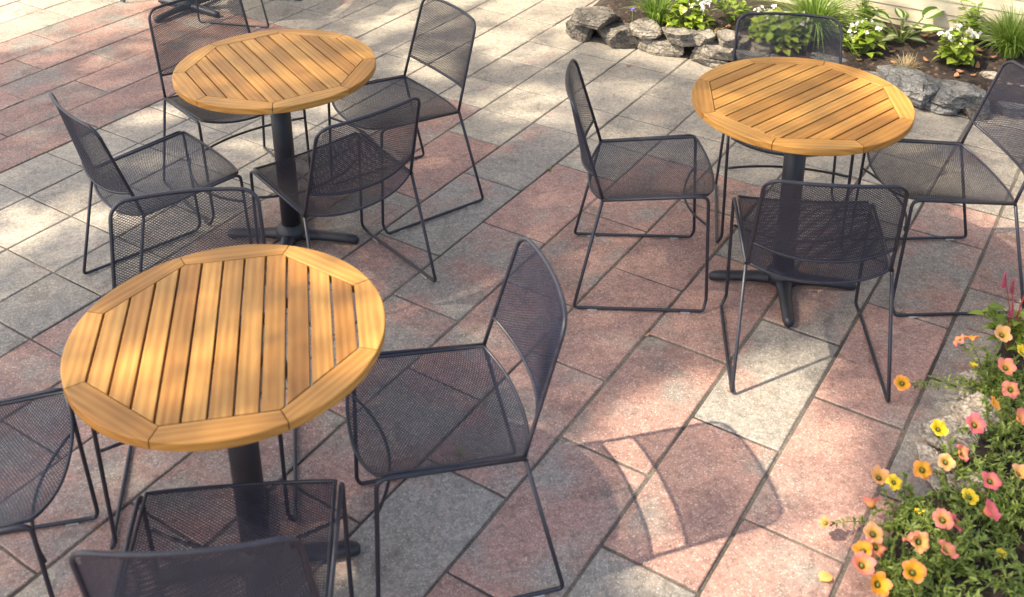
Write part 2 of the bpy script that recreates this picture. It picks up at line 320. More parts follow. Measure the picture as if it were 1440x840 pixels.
def paver(k,m0,m1,col):
    gap=.0036 if k>5 else (.0042 if k>2 else .0052); c=.0032
    ja=lambda: rp.uniform(-.0012,.0012)
    t0=2.16+MOD*m0+gap; t1=2.16+MOD*m1-gap; n0=nline(k)+gap*1.1; n1=nline(k+1)-gap*1.1
    h=rp.uniform(-.0016,.0012); tx=rp.uniform(-.003,.003); ty=rp.uniform(-.005,.005)
    if (T*(t0+t1)/2+NN*(n0+n1)/2).y>9.5: return
    def P(t,n,z): return T*t+NN*n+Vector((0,0,z+h+tx*(t-(t0+t1)/2)+ty*(n-(n0+n1)/2)))
    cor=[(t0,n0),(t1,n0),(t1,n1),(t0,n1)]; o=[]
    for i in range(4):
        (ax_,ay_),(bx_,by_)=cor[i],cor[(i+1)%4]; Ln=math.hypot(bx_-ax_,by_-ay_); dx,dy=(bx_-ax_)/Ln,(by_-ay_)/Ln
        st=rp.uniform(.008,.02) if rp.random()<.07 else .0025
        en=.0025
        for d in [st]+[Ln*q+rp.uniform(-.02,.02) for q in ((.2,.4,.6,.8) if Ln<.4 else (.12,.25,.38,.5,.62,.75,.88))]+[Ln-en]:
            j=rp.gauss(0,.0007); o.append((ax_+dx*d-dy*j,ay_+dy*d+dx*j))
    n=len(o); mx,my=(t0+t1)/2,(n0+n1)/2; fx,fy=1-2*c/(t1-t0),1-2*c/(n1-n0)
    top=[P(mx+(a-mx)*fx,my+(b-my)*fy,0) for a,b in o]; mid=[P(a,b,-c*.8) for a,b in o]; bot=[P(a,b,-.03) for a,b in o]
    V=top+mid+bot; F=[tuple(range(n))]+[(n+i,n+(i+1)%n,(i+1)%n,i) for i in range(n)]+[(2*n+i,2*n+(i+1)%n,n+(i+1)%n,n+i) for i in range(n)]
    pv.add(V,F,c=col)
for k in range(-9,32):
    par=0 if k<=12 else 1
    m=-24+((k+par)%2)
    while m<26:
        cx=T*(2.16+MOD*(m+1))+NN*(nline(k)+.14)
        if cx.y<-.6 or cx.y>9.3 or abs(cx.x)>6.5: m+=2; continue
        def col(mm,grey):
            b=rp.uniform(.9,1.1); s=rp.random()
            if grey:
                warm=rp.uniform(.55,1.) if k>=2 or mm>5 else .2
                return (rp.uniform(-.25,.0),b*1.05,s,warm)
            r=RED.get((k,mm)); 
            if r is None: r=rp.choice([.3,.55,.7,.85]) if k<13 else rp.uniform(.45,.85)
            if k>=18: r=.35; return (r,1.12,s,.9)  # farthest rows paler: the sunlight on them is put into the colour
            return (r,b*(.84 if k>=13 else 1.),s,.15)  # red rows past the grey band darkened in colour for weaker light
        if is_grey(k,m) or is_grey(k,m+1):
            for q in (m,m+1): paver(k,q,q+1,col(q,is_grey(k,q)))
        else: paver(k,m,m+2,col(m,False))
        m+=2
struct(pv.build('paving',M['paver']))

# ------------------------------------------------------------------ tables
TR=.3593; AP=.293; NG=12
def make_table(rot,label,loc,armrot):
    t=thing('bistro_table',label,'table',(loc[0],loc[1],0),0,'round wooden bistro tables')
    rt=random.Random(int(rot*10)+7)
    zt,zb=.74,.715
    def rotp(x,y,z,a=R_(rot)): return (x*cos(a)-y*sin(a),x*sin(a)+y*cos(a),z)
    s=MB(); pitch=2*.2905/11; gw=.0029
    # slats clipped by the inner octagon (apothem AP)
    def oct_lim(y,ap=AP-.001):     # half length along x at offset y in the octagon with flat sides at y = +-ap
        e=ap*math.tan(pi/8)
        return ap if abs(y)<=e else ap-(abs(y)-e)
    for i in range(11):
        y0=-.2905+pitch*i+gw; y1=-.2905+pitch*(i+1)-gw
        ys=[y0]+[yy for yy in (-AP*math.tan(pi/8),AP*math.tan(pi/8)) if y0<yy<y1]+[y1]
        up=[(oct_lim(y)-.0014,y) for y in ys]; lo=[(-oct_lim(y)+.0014,y) for y in reversed(ys)]
        outl=[(lo[-1][0],ys[0])]+[(u[0],u[1]) for u in up]+[(q[0],q[1]) for q in lo[:-1]]
        outl=[(a,b) for a,b in outl]; off=rt.uniform(0,20); tint=(rt.random(),rt.random(),0,1); dz=rt.uniform(-.0006,.0006)
        n=len(outl); b=.0012; cxm=sum(a for a,_ in outl)/n; cym=(y0+y1)/2
        ins=[(a-math.copysign(b,a-cxm),q-math.copysign(b,q-cym)) for a,q in outl]
        V=[rotp(a,q,zt+dz) for a,q in ins]+[rotp(a,q,zt+dz-b) for a,q in outl]+[rotp(a,q,zb) for a,q in outl]
        uvs=[(a+off,q) for a,q in ins]+[(a+off,q) for a,q in outl]+[(a+off,q+.02) for a,q in outl]
        F=[tuple(range(n))]+[(n+j,n+(j+1)%n,(j+1)%n,j) for j in range(n)]+[(2*n+j,2*n+(j+1)%n,n+(j+1)%n,n+j) for j in range(n)]+[tuple(range(2*n,3*n))[::-1]]
        s.add(V,F,[[uvs[q] for q in f] for f in F],tint)
    s.build('slatted_top',M['wood'],t)
    r=MB(); K=14
    for j in range(8):
        a0=pi/8+j*pi/4; a1=a0+pi/4; am=(a0+a1)/2; off=rt.uniform(0,20); tint=(rt.uniform(.25,.95),rt.random(),0,1)
        e=.0014
        prof=[(0,zt-.0025),(.0008,zt-.0008),(.0025,zt)]   # rounded outer edge
        def inner(a,d=0): rr=(AP+.0006+d)/cos(a-am); return rr
        A=[a0+(a1-a0)*q/K for q in range(K+1)]; A[0]+=e/TR; A[-1]-=e/TR
        rows=[]
        ro=TR
        for a in A:
            ri=inner(a)
            rows.append([(ri,zb),(ri,zt-.001),(ri+.001,zt),(ro-.0035,zt),(ro-.001,zt-.001),(ro,zt-.0035),(ro,zb+.003),(ro-.003,zb)])
        m=len(rows[0]); V=[];UV=[]
        for a,row in zip(A,rows):
            for (rr,z) in row:
                x,y=rr*cos(a),rr*sin(a); V.append(rotp(x,y,z)); lx=-x*sin(am)+y*cos(am); ly=x*cos(am)+y*sin(am); UV.append((lx+off,ly+(zt-z)))
        F=[]
        for q in range(K):
            for c in range(m):
                d=(c+1)%m; F.append((q*m+c,(q+1)*m+c,(q+1)*m+d,q*m+d))
        F.append(tuple(range(m))); F.append(tuple(range(K*m,K*m+m))[::-1])
        F=[f[::-1] for f in F]
        r.add(V,F,[[UV[q] for q in f] for f in F],tint)
    r.build('wooden_rim',M['wood'],t)
    # iron: spider under the top, pole, cross base
    sp=MB(); 
    for q in range(4):
        a=R_(armrot+45+90*q); tube(sp,[(cos(a)*.03,sin(a)*.03,.70),(cos(a)*.25,sin(a)*.25,.708)],[.016,.008],6)
    tube(sp,[(0,0,.672),(0,0,.712)],.05,20); sp.build('mounting_plate',M['iron'],t)
    pl=MB(); tube(pl,[(0,0,.075),(0,0,.70)],.037,28); smooth(pl.build('pole',M['iron'],t))
    b=MB(); tube(b,[(0,0,.03),(0,0,.062),(0,0,.075),(0,0,.082)],[.062,.056,.045,.042],28)
    for q in range(4):
        a=R_(armrot+90*q); d=Vector((cos(a),sin(a),0)); e=Vector((-sin(a),cos(a),0)); V=[];F=[]; S=[]
        st=[(.0,.034,.060,.012),(.05,.034,.058,.012),(.075,.029,.053,.012),(.11,.025,.049,.012),(.16,.0235,.045,.010),(.21,.023,.042,.006),(.238,.0215,.039,.002),(.252,.016,.034,.002),(.258,.008,.026,.006)]
        for (x,wd,zt_,zb_) in st:
            for k in range(10):
                an=2*pi*k/10; S.append(0); zz=(zt_+zb_)/2+(zt_-zb_)/2*sin(an); V.append(d*x+e*(wd*cos(an)*(1 if sin(an)<0 else .93))+Vector((0,0,zz)))
        for q2 in range(len(st)-1):
            for k in range(10): F.append((q2*10+k,q2*10+(k+1)%10,(q2+1)*10+(k+1)%10,(q2+1)*10+k))
        F.append(tuple(range(len(V)-10,len(V)))); b.add(V,[f[::-1] for f in F])
    smooth(b.build('cross_base',M['iron'],t))
    return t
make_table(-57.9,'round slatted wooden table at upper left with its dark cross base visible on the pavers',(-.852,3.562),-6)
make_table(39.5,'round slatted wooden table on the right, in front of the planted stone bed',(.964,3.243),-8)
make_table(-79.5,'largest looking round wooden table at lower left, closest to the camera',(-.656,2.032),10)
make_table(20,'table at the top edge with only its black cross base in view on sunlit pavers',(-1.96,6.13),-32)

# ------------------------------------------------------------------ chairs
wb,wf,dep,zs,zf,wt,bt,zt_,wg,rf,ff,pf=.2121,.2127,.3454,.4258,.4536,.1961,.1028,.7705,.2357,.0932,-.0236,.264
def lerp(a,b,t): return a+(b-a)*t
def seatpt(u,t):      # u in [-1,1] across, t 0 rear .. 1 front
    q=1-abs(u)**2.4
    sag=lerp(.028,.020,t)+.010*sin(pi*t)
    x=lerp(-dep/2-.046*q,dep/2+.040*q,t); y=.2085*u
    z=lerp(zs,zf,t)-sag*q-.012*max(0,(t-.88)/.12)**2*q
    return Vector((x,y,z))
BL=sqrt((zt_-zs)**2+bt**2)*(1-pf); RC=.04
def backlim(t):
    h=(1-t)*BL; wfull=lerp(lerp(wb,wt,pf),wt,t)
    return 1-((RC-sqrt(max(0,RC*RC-(RC-h)**2)))/wfull if h<RC else 0)
def backpt(u,t):
    wfull=lerp(lerp(wb,wt,pf),wt,t); q=1-min(1,abs(u))**2.2
    tt=pf+(1-pf)*t
    x=-dep/2-bt*tt-lerp(.045,.026,t)*q; z=lerp(zs,zt_,tt)-lerp(.028,-.004,t)*q
    return Vector((x,wfull*u,z))
def strand_panel(mb,fn,wid,length,lim,ax=.0116,ay=.0073,w=.00098):
    """expanded metal: two families of diagonal strands laid on the curved panel"""
    for sgn in (1,-1):
        k=-wid/ax-1
        K=int((2*wid/2)/ax+length/ay)+3
        for i in range(-K,K):
            # line: X/ax - sgn*Y/ay = i  with X in [-wid/2,wid/2], Y in [0,length]
            pts=[]
            n=max(2,int(length/.016))
            # parametrise by Y
            ya,yb=0,length
            lo=(-wid/2/ax-i)*ay*sgn; hi=(wid/2/ax-i)*ay*sgn
            ya=max(ya,min(lo,hi)); yb=min(yb,max(lo,hi))
            if yb-ya<.002: continue
            n=max(1,int((yb-ya)*sqrt(1+(ax/ay)**2)/.02))
            for q in range(n+1):
                Y=lerp(ya,yb,q/n); X=(i+sgn*Y/ay)*ax; t=Y/length; u=X/(wid/2)
                if abs(u)>lim(t)+.004: 
                    if len(pts)>1: ribbon(mb,fn,pts,w,wid,length)
                    pts=[]; continue
                pts.append((u,t))
            if len(pts)>1: ribbon(mb,fn,pts,w,wid,length)
def ribbon(mb,fn,pts,w,wid,length):
    P=[fn(max(-1,min(1,u)),t) for u,t in pts]; rings=[]
    for j,p in enumerate(P):
        tg=(P[min(j+1,len(P)-1)]-P[max(j-1,0)]).normalized(); u,t=pts[j]
        e=.01; nr=(fn(min(1,u+e),t)-fn(max(-1,u-e),t)).cross(fn(u,min(1,t+e))-fn(u,max(0,t-e))).normalized()
        s=tg.cross(nr).normalized(); rings.append([p+s*w+nr*.0005,p-s*w+nr*.0005,p-s*w-nr*.0005,p+s*w-nr*.0005])
    V=[q for r in rings for q in r]; F=[]
    for j in range(len(P)-1):
        for k in range(4): F.append((j*4+k,j*4+(k+1)%4,(j+1)*4+(k+1)%4,(j+1)*4+k))
    mb.add(V,F)
def make_chair():
    t=thing('mesh_chair','','chair')
    mb=MB(); strand_panel(mb,seatpt,.417,.415,lambda t:1.); seat=mb.build('seat',M['mesh'],t)
    rim=MB()
    loop=[seatpt(u/12,1) for u in range(-12,13)]+[seatpt(1,1-k/8) for k in range(1,8)]+[seatpt(-u/12,0) for u in range(-12,13)]+[seatpt(-1,k/8) for k in range(1,8)]
    tube(rim,loop,.0046,6,closed=True); smooth(rim.build('seat_rim',M['frame'],seat))
    for s in (1,-1):
        l=MB()
        pts=[(-dep/2-.004,s*(wb+.003),zs),(dep/2+.002,s*(wf+.010),zf+.001),(dep/2+.019,s*.2190,.043),(dep/2+.008,s*wg,.0085),(-dep/2-rf,s*wg,.0085),(-dep/2-.003,s*(wb+.003),zs-.006)]
        tube(l,fillet(pts,[0,.028,.014,.012,.016,0],5),.0058,8); smooth(l.build('sled_leg',M['frame'],t))
    for x in (.12,-.2):
        for s in (1,-1):
            gl=MB(); V=[(x+dx*.016,s*wg+dy*.0075,z) for z in (.0005,.0062) for dx,dy in ((-1,-1),(1,-1),(1,1),(-1,1))]
            gl.add(V,[(3,2,1,0),(4,5,6,7),(0,1,5,4),(1,2,6,5),(2,3,7,6),(3,0,4,7)]); gl.build('glide',M['glide'],t)
    br=MB(); pts=[]
    for q in range(17):
        u=-1+q/8; pts.append((dep/2+.011-.062*(1-u*u),.2135*u,.335-.012*(1-u*u)))
    tube(br,pts,.0047,6); smooth(br.build('front_stretcher',M['frame'],t))
    mb=MB(); strand_panel(mb,backpt,2*wb*.985,BL,backlim); back=mb.build('backrest',M['mesh'],t)
    bf=MB(); path=[Vector((-dep/2,-wb,zs-.004)),backpt(-1,-.15)]
    ts=[0,.25,.5,.7,.8,1-RC/BL]+[1-RC/BL*(1-sin(a*pi/12)) for a in range(1,6)]
    path+=[backpt(-backlim(x),x) for x in ts]
    l1=backlim(1.); path+=[backpt(l1*u/10,1) for u in range(-10,11)]
    path+=[backpt(backlim(x),x) for x in reversed(ts)]+[backpt(1,-.15),Vector((-dep/2,wb,zs-.004))]
    tube(bf,path,.0058,8); smooth(bf.build('back_frame',M['frame'],back))
    lr=MB(); tube(lr,[backpt(u/10,0) for u in range(-10,11)],.0050,6); smooth(lr.build('lower_rail',M['frame'],back))
    return t
chair0=make_chair(); used=[False]
CH=[ # x, y, heading, label
 (-1.134,3.959,-50.7,'mesh chair behind the upper left table, facing the camera, backrest touching the top edge'),
 (-1.223,3.331,41.1,'mesh chair left of the upper left table with its backrest tilted towards the red pavers'),
 (-.475,3.887,215.1,'mesh chair right of the upper left table, its backrest standing over pale grey pavers'),
 (-.632,3.316,130.2,'mesh chair in front of the upper left table, the table pole seen through its seat'),
 (.488,3.328,-3.7,'mesh chair seen side on between the middle of the patio and the right hand table'),
 (.936,2.904,83.9,'mesh chair in front of the right hand table with its back square to the camera'),
 (1.481,3.289,181.6,'mesh chair at the right edge of the photo, facing left to the right hand table'),
 (1.041,3.648,-99.7,'mesh chair behind the right hand table with white begonias seen through its backrest'),
 (-.198,2.122,194.2,'large mesh chair right of the closest table, standing wholly on red pavers in the centre'),
 (-1.259,1.927,11.7,'mesh chair cut by the left edge of the photo beside the closest table'),
 (-.854,2.309,-79.3,'mesh chair behind the closest table, mostly hidden by its wooden top'),
 (-.599,1.674,94.4,'mesh chair cut by the bottom edge of the photo in front of the closest table'),
 (-1.607,6.102,166,'far mesh chair with only its sled legs showing right of the black base'),
 (-2.335,6.562,-50,'far mesh chair with just one foot showing left of the black base')]
for x,y,a,lab in CH:
    c=chair0 if not used[0] else copy_tree(chair0)
    used[0]=True; c.location=(x,y,0); c.rotation_euler=(0,0,R_(a)); tag(c,lab,'chair','dark mesh chairs around the tables')

# ------------------------------------------------------------------ planted bed by the house
WD=Vector((cos(R_(-33.3)),sin(R_(-33.3)),0)); WN=Vector((-.549,-.836,0)).normalized(); W0=Vector((2.267,5.269,0))
def bedp(s,w,z): return W0+WD*s+WN*w+Vector((0,0,z))
def bed_front(s):
    pts=[(-1.95,.66),(-1.78,.70),(-1.5,.70),(-.94,.66),(-.5,.66),(0.,.58),(.3,.56),(1.,.5),(4,.5)]
    for (a,b),(c,d) in zip(pts,pts[1:]):
        if s<=c: return lerp(b,d,max(0,min(1,(s-a)/(c-a))))
    return .5
def bed_z(s,w):
    fr=bed_front(s); q=w/fr
    z=.165-.05*q+.012*nz(s*5,w*5,3)+.006*nz(s*23,w*23,1)
    if q>.93: z-=(q-.93)/.07*.13
    if s<-1.75: z-=max(0,(-1.75-s)/.2)*.13
    return max(z,-.02)
sb=MB(); ns,nw=230,46; V=[];F=[]
for i in range(ns+1):
    s=lerp(-1.95,3.,i/ns)
    for j in range(nw+1):
        q=j/nw; wv=bed_front(s)*q; V.append(bedp(s,wv-.02,bed_z(s,wv)))
for i in range(ns):
    for j in range(nw): a=i*(nw+1)+j; F.append((a,a+1,a+nw+2,a+nw+1))
sb.add(V,F); struct(sb.build('bed_soil',M['soil'],None,True))
def soil_z(x,y):
    d=Vector((x,y,0))-W0; s=d.dot(WD); w_=d.dot(WN); return bed_z(s,max(0,w_))

# house wall: lapped boards over a skirt board
hw=thing('house_wall','cream painted clapboard house wall behind the planted bed at the upper right','wall',tuple(W0))
bd=MB(); z=.195; k=0
while z<3.0:
    e=.0721; a,b=-9.,7.
    pts=[(.0,z+e+.012),(.002,z+e+.012),(.0105,z),(.0,z)]
    V=[]
    for s in (a,b):
        for (w_,zz) in pts: V.append(WD*s+WN*w_+Vector((0,0,zz)))
    bd.add(V,[(1,2,6,5),(2,3,7,6),(0,1,5,4),(0,3,2,1),(4,5,6,7)],c=(random.random(),)*3+(1,)); z+=e
bd.build('clapboards',M['siding'],hw)
sk=MB(); V=[WD*s+WN*w_+Vector((0,0,zz)) for s in (-9.,7.) for (w_,zz) in ((-.01,-.02),(.004,-.02),(.004,.197),(-.01,.197))]
sk.add(V,[(1,5,6,2),(2,6,7,3),(0,1,2,3),(7,6,5,4)]); sk.build('skirt_board',M['siding'],hw)
bk=MB(); V=[WD*s+WN*w_+Vector((0,0,zz)) for s in (-9.,7.) for (w_,zz) in ((-.12,-.02),(-.004,.19),(-.004,3.),(-.12,3.))]
bk.add(V,[(1,5,6,2),(2,6,7,3),(0,4,7,3),(0,1,2,3),(7,6,5,4)]); bk.build('wall_core',M['siding'],hw)

# rocks
def rock(name,label,x,y,z0,z1,wd,dp,rz,material,seed,cat='rock',group='stones edging the planted bed',flat=1.):
    rr=random.Random(seed); import bmesh
    bm=bmesh.new(); bmesh.ops.create_icosphere(bm,subdivisions=5,radius=1)
    planes=[]
    for _ in range(16):
        th=rr.uniform(0,2*pi); ph=rr.uniform(-.35,.5); nrm=Vector((cos(th)*cos(ph),sin(th)*cos(ph),sin(ph))).normalized(); planes.append((nrm,rr.uniform(.55,.82)))
    planes+=[(Vector((rr.uniform(-.22,.22),rr.uniform(-.22,.22),1)).normalized(),rr.uniform(.5,.62)*flat),(Vector((rr.uniform(-.3,.3),rr.uniform(-.3,.3),1)).normalized(),.64*flat),(Vector((0,0,-1)),.6)]
    o=Vector((seed*3.7,seed*1.3,seed*.7))
    for v in bm.verts:
        p=v.co.copy()
        for n,d in planes:
            e=p.dot(n)-d
            if e>0: p-=n*e
        q=p+o
        p*=1+.045*noise.fractal(q*1.4,1.,2.,3)+.035*noise.fractal(q*6,.8,2.1,4)
        led=noise.noise(Vector((q.x*1.2,q.y*1.2,q.z*7)))          # bedding ledges
        p.x*=1+.05*led; p.y*=1+.05*led
        v.co=p
    xs=[v.co.x for v in bm.verts]; ys=[v.co.y for v in bm.verts]; zz=[v.co.z for v in bm.verts]
    sx=wd/(max(xs)-min(xs)); sy=dp/(max(ys)-min(ys)); sz=(z1-z0)/(max(zz)-min(zz))
    for v in bm.verts: v.co=Vector(((v.co.x-(max(xs)+min(xs))/2)*sx,(v.co.y-(max(ys)+min(ys))/2)*sy,(v.co.z-min(zz))*sz))
    me=bpy.data.meshes.new(name); bm.to_mesh(me); bm.free(); me.materials.append(material)
    me.polygons.foreach_set('use_smooth',[True]*len(me.polygons))
    me.set_sharp_from_angle(angle=R_(22))
    ob=bpy.data.objects.new(name,me); COL.objects.link(ob); ob.location=(x,y,z0); ob.rotation_euler=(0,0,rz)
    tag(ob,label,cat,group); return ob
A0=R_(-31)
RK=[('dark layered slab topping the left end of the stone edge',.471,5.575,.12,.215,.29,.22,.1,'rock_brown'),
 ('knobbly brown stone at the far left end, under the dark layered slab',.40,5.64,0,.135,.17,.19,.4,'rock_brown'),
 ('wide brown stone with broken lower face, next right of the left end',.592,5.54,0,.14,.30,.22,A0,'rock_brown'),
 ('flat topped tan stone wedged above the brown one, iris leaves behind it',.745,5.455,.10,.185,.19,.17,A0,'rock_tan'),
 ('long tan stone at the foot of the edge below the flat tan slabs',.822,5.43,0,.105,.30,.17,A0,'rock_tan'),
 ('large flat pale slab in the middle of the left stack, white begonia behind it',.905,5.335,.10,.195,.225,.19,A0,'rock_tan'),
 ('small cracked tan stone on top between two flat slabs',1.025,5.295,.115,.185,.13,.12,A0,'rock_tan'),
 ('blocky buff stone on top just left of the backrest behind the right table',1.144,5.275,.10,.19,.125,.14,A0,'rock_tan'),
 ('squared tan stone in the middle layer left of the backrest',1.075,5.25,.055,.13,.235,.16,A0,'rock_tan'),
 ('thin flat stone lying on the pavers at the foot of the stack',1.053,5.262,0,.058,.235,.17,A0,'rock_tan'),
 ('small stone seen through the left end of the rear backrest',1.233,5.26,.08,.165,.10,.11,A0,'rock_tan'),
 ('flat stone on top seen through the rear backrest below begonia leaves',1.313,5.20,.075,.16,.155,.14,A0,'rock_tan'),
 ('lower grey stone seen through the left half of the rear backrest',1.258,5.20,0,.11,.16,.15,A0,'rock_grey'),
 ('long lower stone seen through the middle of the rear backrest',1.406,5.13,0,.115,.21,.15,A0,'rock_grey'),
 ('light grey boulder seen through the right half of the rear backrest',1.63,5.05,0,.15,.23,.18,A0,'rock_grey'),
 ('low dark stone just above the upper right rim of the right table',1.80,4.95,0,.12,.21,.16,A0,'rock_grey'),
 ('big veined blue grey boulder beside the right table rim',1.94,4.765,.02,.17,.35,.22,A0-.15,'rock_grey'),
 ('angular slate grey boulder right of the veined one',2.13,4.64,.05,.155,.285,.20,A0+.05,'rock_grey'),
 ('brownish stone tucked under the slate grey boulder',2.20,4.60,0,.08,.15,.12,A0,'rock_brown'),
 ('small pale rounded stone on the soil beside the right chair backrest',2.335,4.78,.10,.165,.09,.085,.2,'rock_pale'),
 ('dark stone in the shadow under the two grey boulders',2.04,4.69,0,.075,.26,.16,A0,'rock_grey'),
 ('pale stone seen through the backrest at the right edge of the photo',2.44,4.70,.05,.15,.17,.13,A0,'rock_pale'),
 ('grey stone seen low through the backrest at the right edge',2.40,4.60,0,.09,.2,.15,A0,'rock_grey')]
for i,(lab,x,y,z0,z1,wd,dp,rz,mt) in enumerate(RK): rock('stone',lab,x,y,z0*.88,z0*.88+(z1-z0)*.86,wd,dp,rz,M[mt],i+3,flat=.75)

# ------------------------------------------------------------------ leaves and plants
def leaf(mb,base,d,up,ln,wd,c,fold=.25,curl=.3,n=4,shape=.5):
    """a folded leaf: n segments, UV.x = 0 on the midrib, 1 on the edge"""
    d=d.normalized(); s=d.cross(up)
    if s.length<1e-3: s=Vector((1,0,0))
    s.normalize(); nn=s.cross(d).normalized()
    mid=[];le=[];ri=[]
    for i in range(n+1):
        t=i/n; wv=wd*.5*(sin(pi*min(1,t**shape*.98+.02)) if 0<t<1 else .0) 
        p=base+d*ln*t*(1-.15*curl*t)+nn*(-curl*ln*t*t*.5)
        mid.append(p); le.append(p+s*wv+nn*wv*fold); ri.append(p-s*wv+nn*wv*fold)
    for i in range(n):
        t0,t1=i/n,(i+1)/n
        mb.face([mid[i],mid[i+1],le[i+1],le[i]],[(0,t0),(0,t1),(1,t1),(1,t0)],c)
        mb.face([ri[i],ri[i+1],mid[i+1],mid[i]],[(1,t0),(1,t1),(0,t1),(0,t0)],c)
def rv(r,up=0.):
    while True:
        v=Vector((r.uniform(-1,1),r.uniform(-1,1),r.uniform(-1,1)))
        if .05<v.length<1: v.normalize(); v.z+=up; return v.normalized()
UP=Vector((0,0,1))
def grass(label,x,y,n,h,spread,seed,wd=.006,stiff=.5,cat='grass plant',name='grass_clump',mt='grass'):
    t=thing(name,label,cat,(x,y,soil_z(x,y)-.005)); r=random.Random(seed); mb=MB()
    for i in range(n):
        a=r.uniform(0,2*pi); b=Vector((cos(a),sin(a),0))*r.uniform(0,.045); a2=a+r.gauss(0,.5); out=Vector((cos(a2),sin(a2),0))
        L_=h*r.uniform(.55,1.15); sp=spread*r.uniform(.2,1.1); N_=7; P=[]
        for k in range(N_+1):
            q=k/N_; P.append(b+out*(sp*L_*q**(1.2+stiff))+UP*L_*(q*(1-.1*sp)-sp*.62*q**2.6))
        s=out.cross(UP).normalized(); s=(s+rv(r)*.4).normalized(); tn=min(1,max(0,r.gauss(.5,.25))); w0=wd*r.uniform(.6,1.2)
        for k in range(N_):
            w1=w0*(1-(k/N_)**2)*.5; w2=w0*(1-((k+1)/N_)**2)*.5
            mb.face([P[k]-s*w1,P[k]+s*w1,P[k+1]+s*w2,P[k+1]-s*w2],c=(tn,0,0,1))
    mb.build('blades',M[mt],t); return t
def begonia(label,x,y,w,h,nl_,nf,seed,dark=0.):
    t=thing('white_begonia',label,'flower plant',(x,y,soil_z(x,y)),0,'white begonias in the bed'); r=random.Random(seed); mb=MB(); st=MB(); fm=MB()
    for i in range(nl_):
        a=r.uniform(0,2*pi); q=sqrt(r.random()); zz=r.random()
        p=Vector((cos(a)*q*w*.5*(1-.35*zz),sin(a)*q*w*.42*(1-.35*zz),h*(.12+.8*zz*(1-.35*q*q))))
        d=Vector((cos(a),sin(a),r.uniform(-.25,.5)))+rv(r)*.5; sz=r.uniform(.035,.06)
        leaf(mb,p-d.normalized()*sz*.4,d,UP+rv(r)*.4,sz,sz*.85,(min(1,max(0,r.gauss(.5,.28))),0,0,1),.18,.5,5,.62)
        if i%2==0: tube(st,[Vector((p.x*.2,p.y*.2,0)),Vector((p.x*.6,p.y*.6,p.z*.6)),p],.0022,5,c=(.5,0,0,1))
    for i in range(nf):
        a=r.uniform(0,2*pi); q=sqrt(r.random()); p0=Vector((cos(a)*q*w*.42,sin(a)*q*w*.36,h*(.62+.4*r.random()*(1-.5*q))))
        for k in range(r.randint(2,6)):
            p=p0+Vector((r.gauss(0,.010),r.gauss(0,.010),r.gauss(0,.007))); n=rv(r,.5); e=n.cross(rv(r)).normalized(); f2=n.cross(e); sz=r.uniform(.009,.015)
            for pp in range(4):
                aa=pi/2*pp+.3; dd=e*cos(aa)+f2*sin(aa); leaf(fm,p,dd+n*.35,n,sz,sz*.9,(r.random(),0,0,1),.15,.2,3,.7)
    mb.build('leaves',M['beg_leaf'],t); st.build('stems',M['stem'],t); fm.build('flowers',M['white'],t); return t
def leafy(label,x,y,w,h,n,lsz,seed,mt='leafy',name='leafy_plant',cat='plant',ratio=.5,z=None):
    t=thing(name,label,cat,(x,y,soil_z(x,y) if z is None else z)); r=random.Random(seed); mb=MB(); st=MB()
    for i in range(n):
        a=r.uniform(0,2*pi); top=Vector((cos(a)*w*.5*r.random(),sin(a)*w*.5*r.random(),h*r.uniform(.45,1.)))
        tube(st,[Vector((0,0,0)),Vector((top.x*.35,top.y*.35,top.z*.6)),top],.0018,5)
        for k in range(5):
            b=top*(.55+.45*k/4); d=Vector((cos(a+k*2.4),sin(a+k*2.4),r.uniform(-.1,.6)))+rv(r)*.3
            sz=lsz*r.uniform(.6,1.1); leaf(mb,b,d,UP,sz,sz*ratio,(min(1,max(0,r.gauss(.55,.25))),0,0,1),.2,.5,5)
    mb.build('leaves',M[mt],t); st.build('stems',M['stem'],t); return t

grass('strappy yellow green iris clump at the upper left end of the bed',0.80,5.52,150,.30,.85,1,.010,.4,'iris','iris_clump')
ir=thing('iris_flower','small purple flower standing among strappy leaves at the bed\'s left end','flower',(.667,5.53,soil_z(.667,5.53)))
ib=MB(); tube(ib,[(0,0,-.02),(.0,.0,.06),(.0,.0,.118)],.0022,5); ib.build('stem',M['stem'],ir)
ib=MB(); rr=random.Random(3)
for k in range(6): leaf(ib,Vector((0,0,.12)),Vector((cos(k*pi/3),sin(k*pi/3),.8 if k%2 else .2)),UP,.022,.016,(rr.random(),0,0,1),.1,.5,4)
ib.build('petals',M['purple'],ir)
begonia('white begonia nearest the iris, in front of the large flat slab',.965,5.44,.29,.19,130,15,21)
leafy('pale leafy plant between two white begonias at the top edge',1.19,5.48,.26,.18,14,.065,22)
grass('dried brown moss tuft behind the small cracked stone',1.08,5.37,90,.06,1.2,23,.003,.3,'dead plant','dry_tuft','straw')
begonia('wide white begonia seen through the rear backrest',1.41,5.22,.42,.20,220,15,24)
grass('large fountain of bright green grass right of the rear backrest',1.60,5.26,620,.40,1.1,25,.007)
leafy('dark green leafy plant between the big grass and the hosta',1.86,5.29,.22,.22,14,.06,26)
begonia('white begonia between the big grass and the hosta',1.80,5.07,.23,.19,100,11,27)
begonia('white begonia right of the hosta above the slate boulder',2.20,4.90,.22,.21,105,11,28)
leafy('bright green spreading plant against the wall by the right hand grass',2.38,5.12,.34,.22,16,.07,29)
grass('dense green grass clump at the right edge of the bed',2.50,4.97,620,.32,.95,30,.006)
grass('small dead straw tuft on bare soil below the hosta',1.958,4.88,150,.10,.9,31,.0025,.4,'dead plant','dry_tuft','straw')
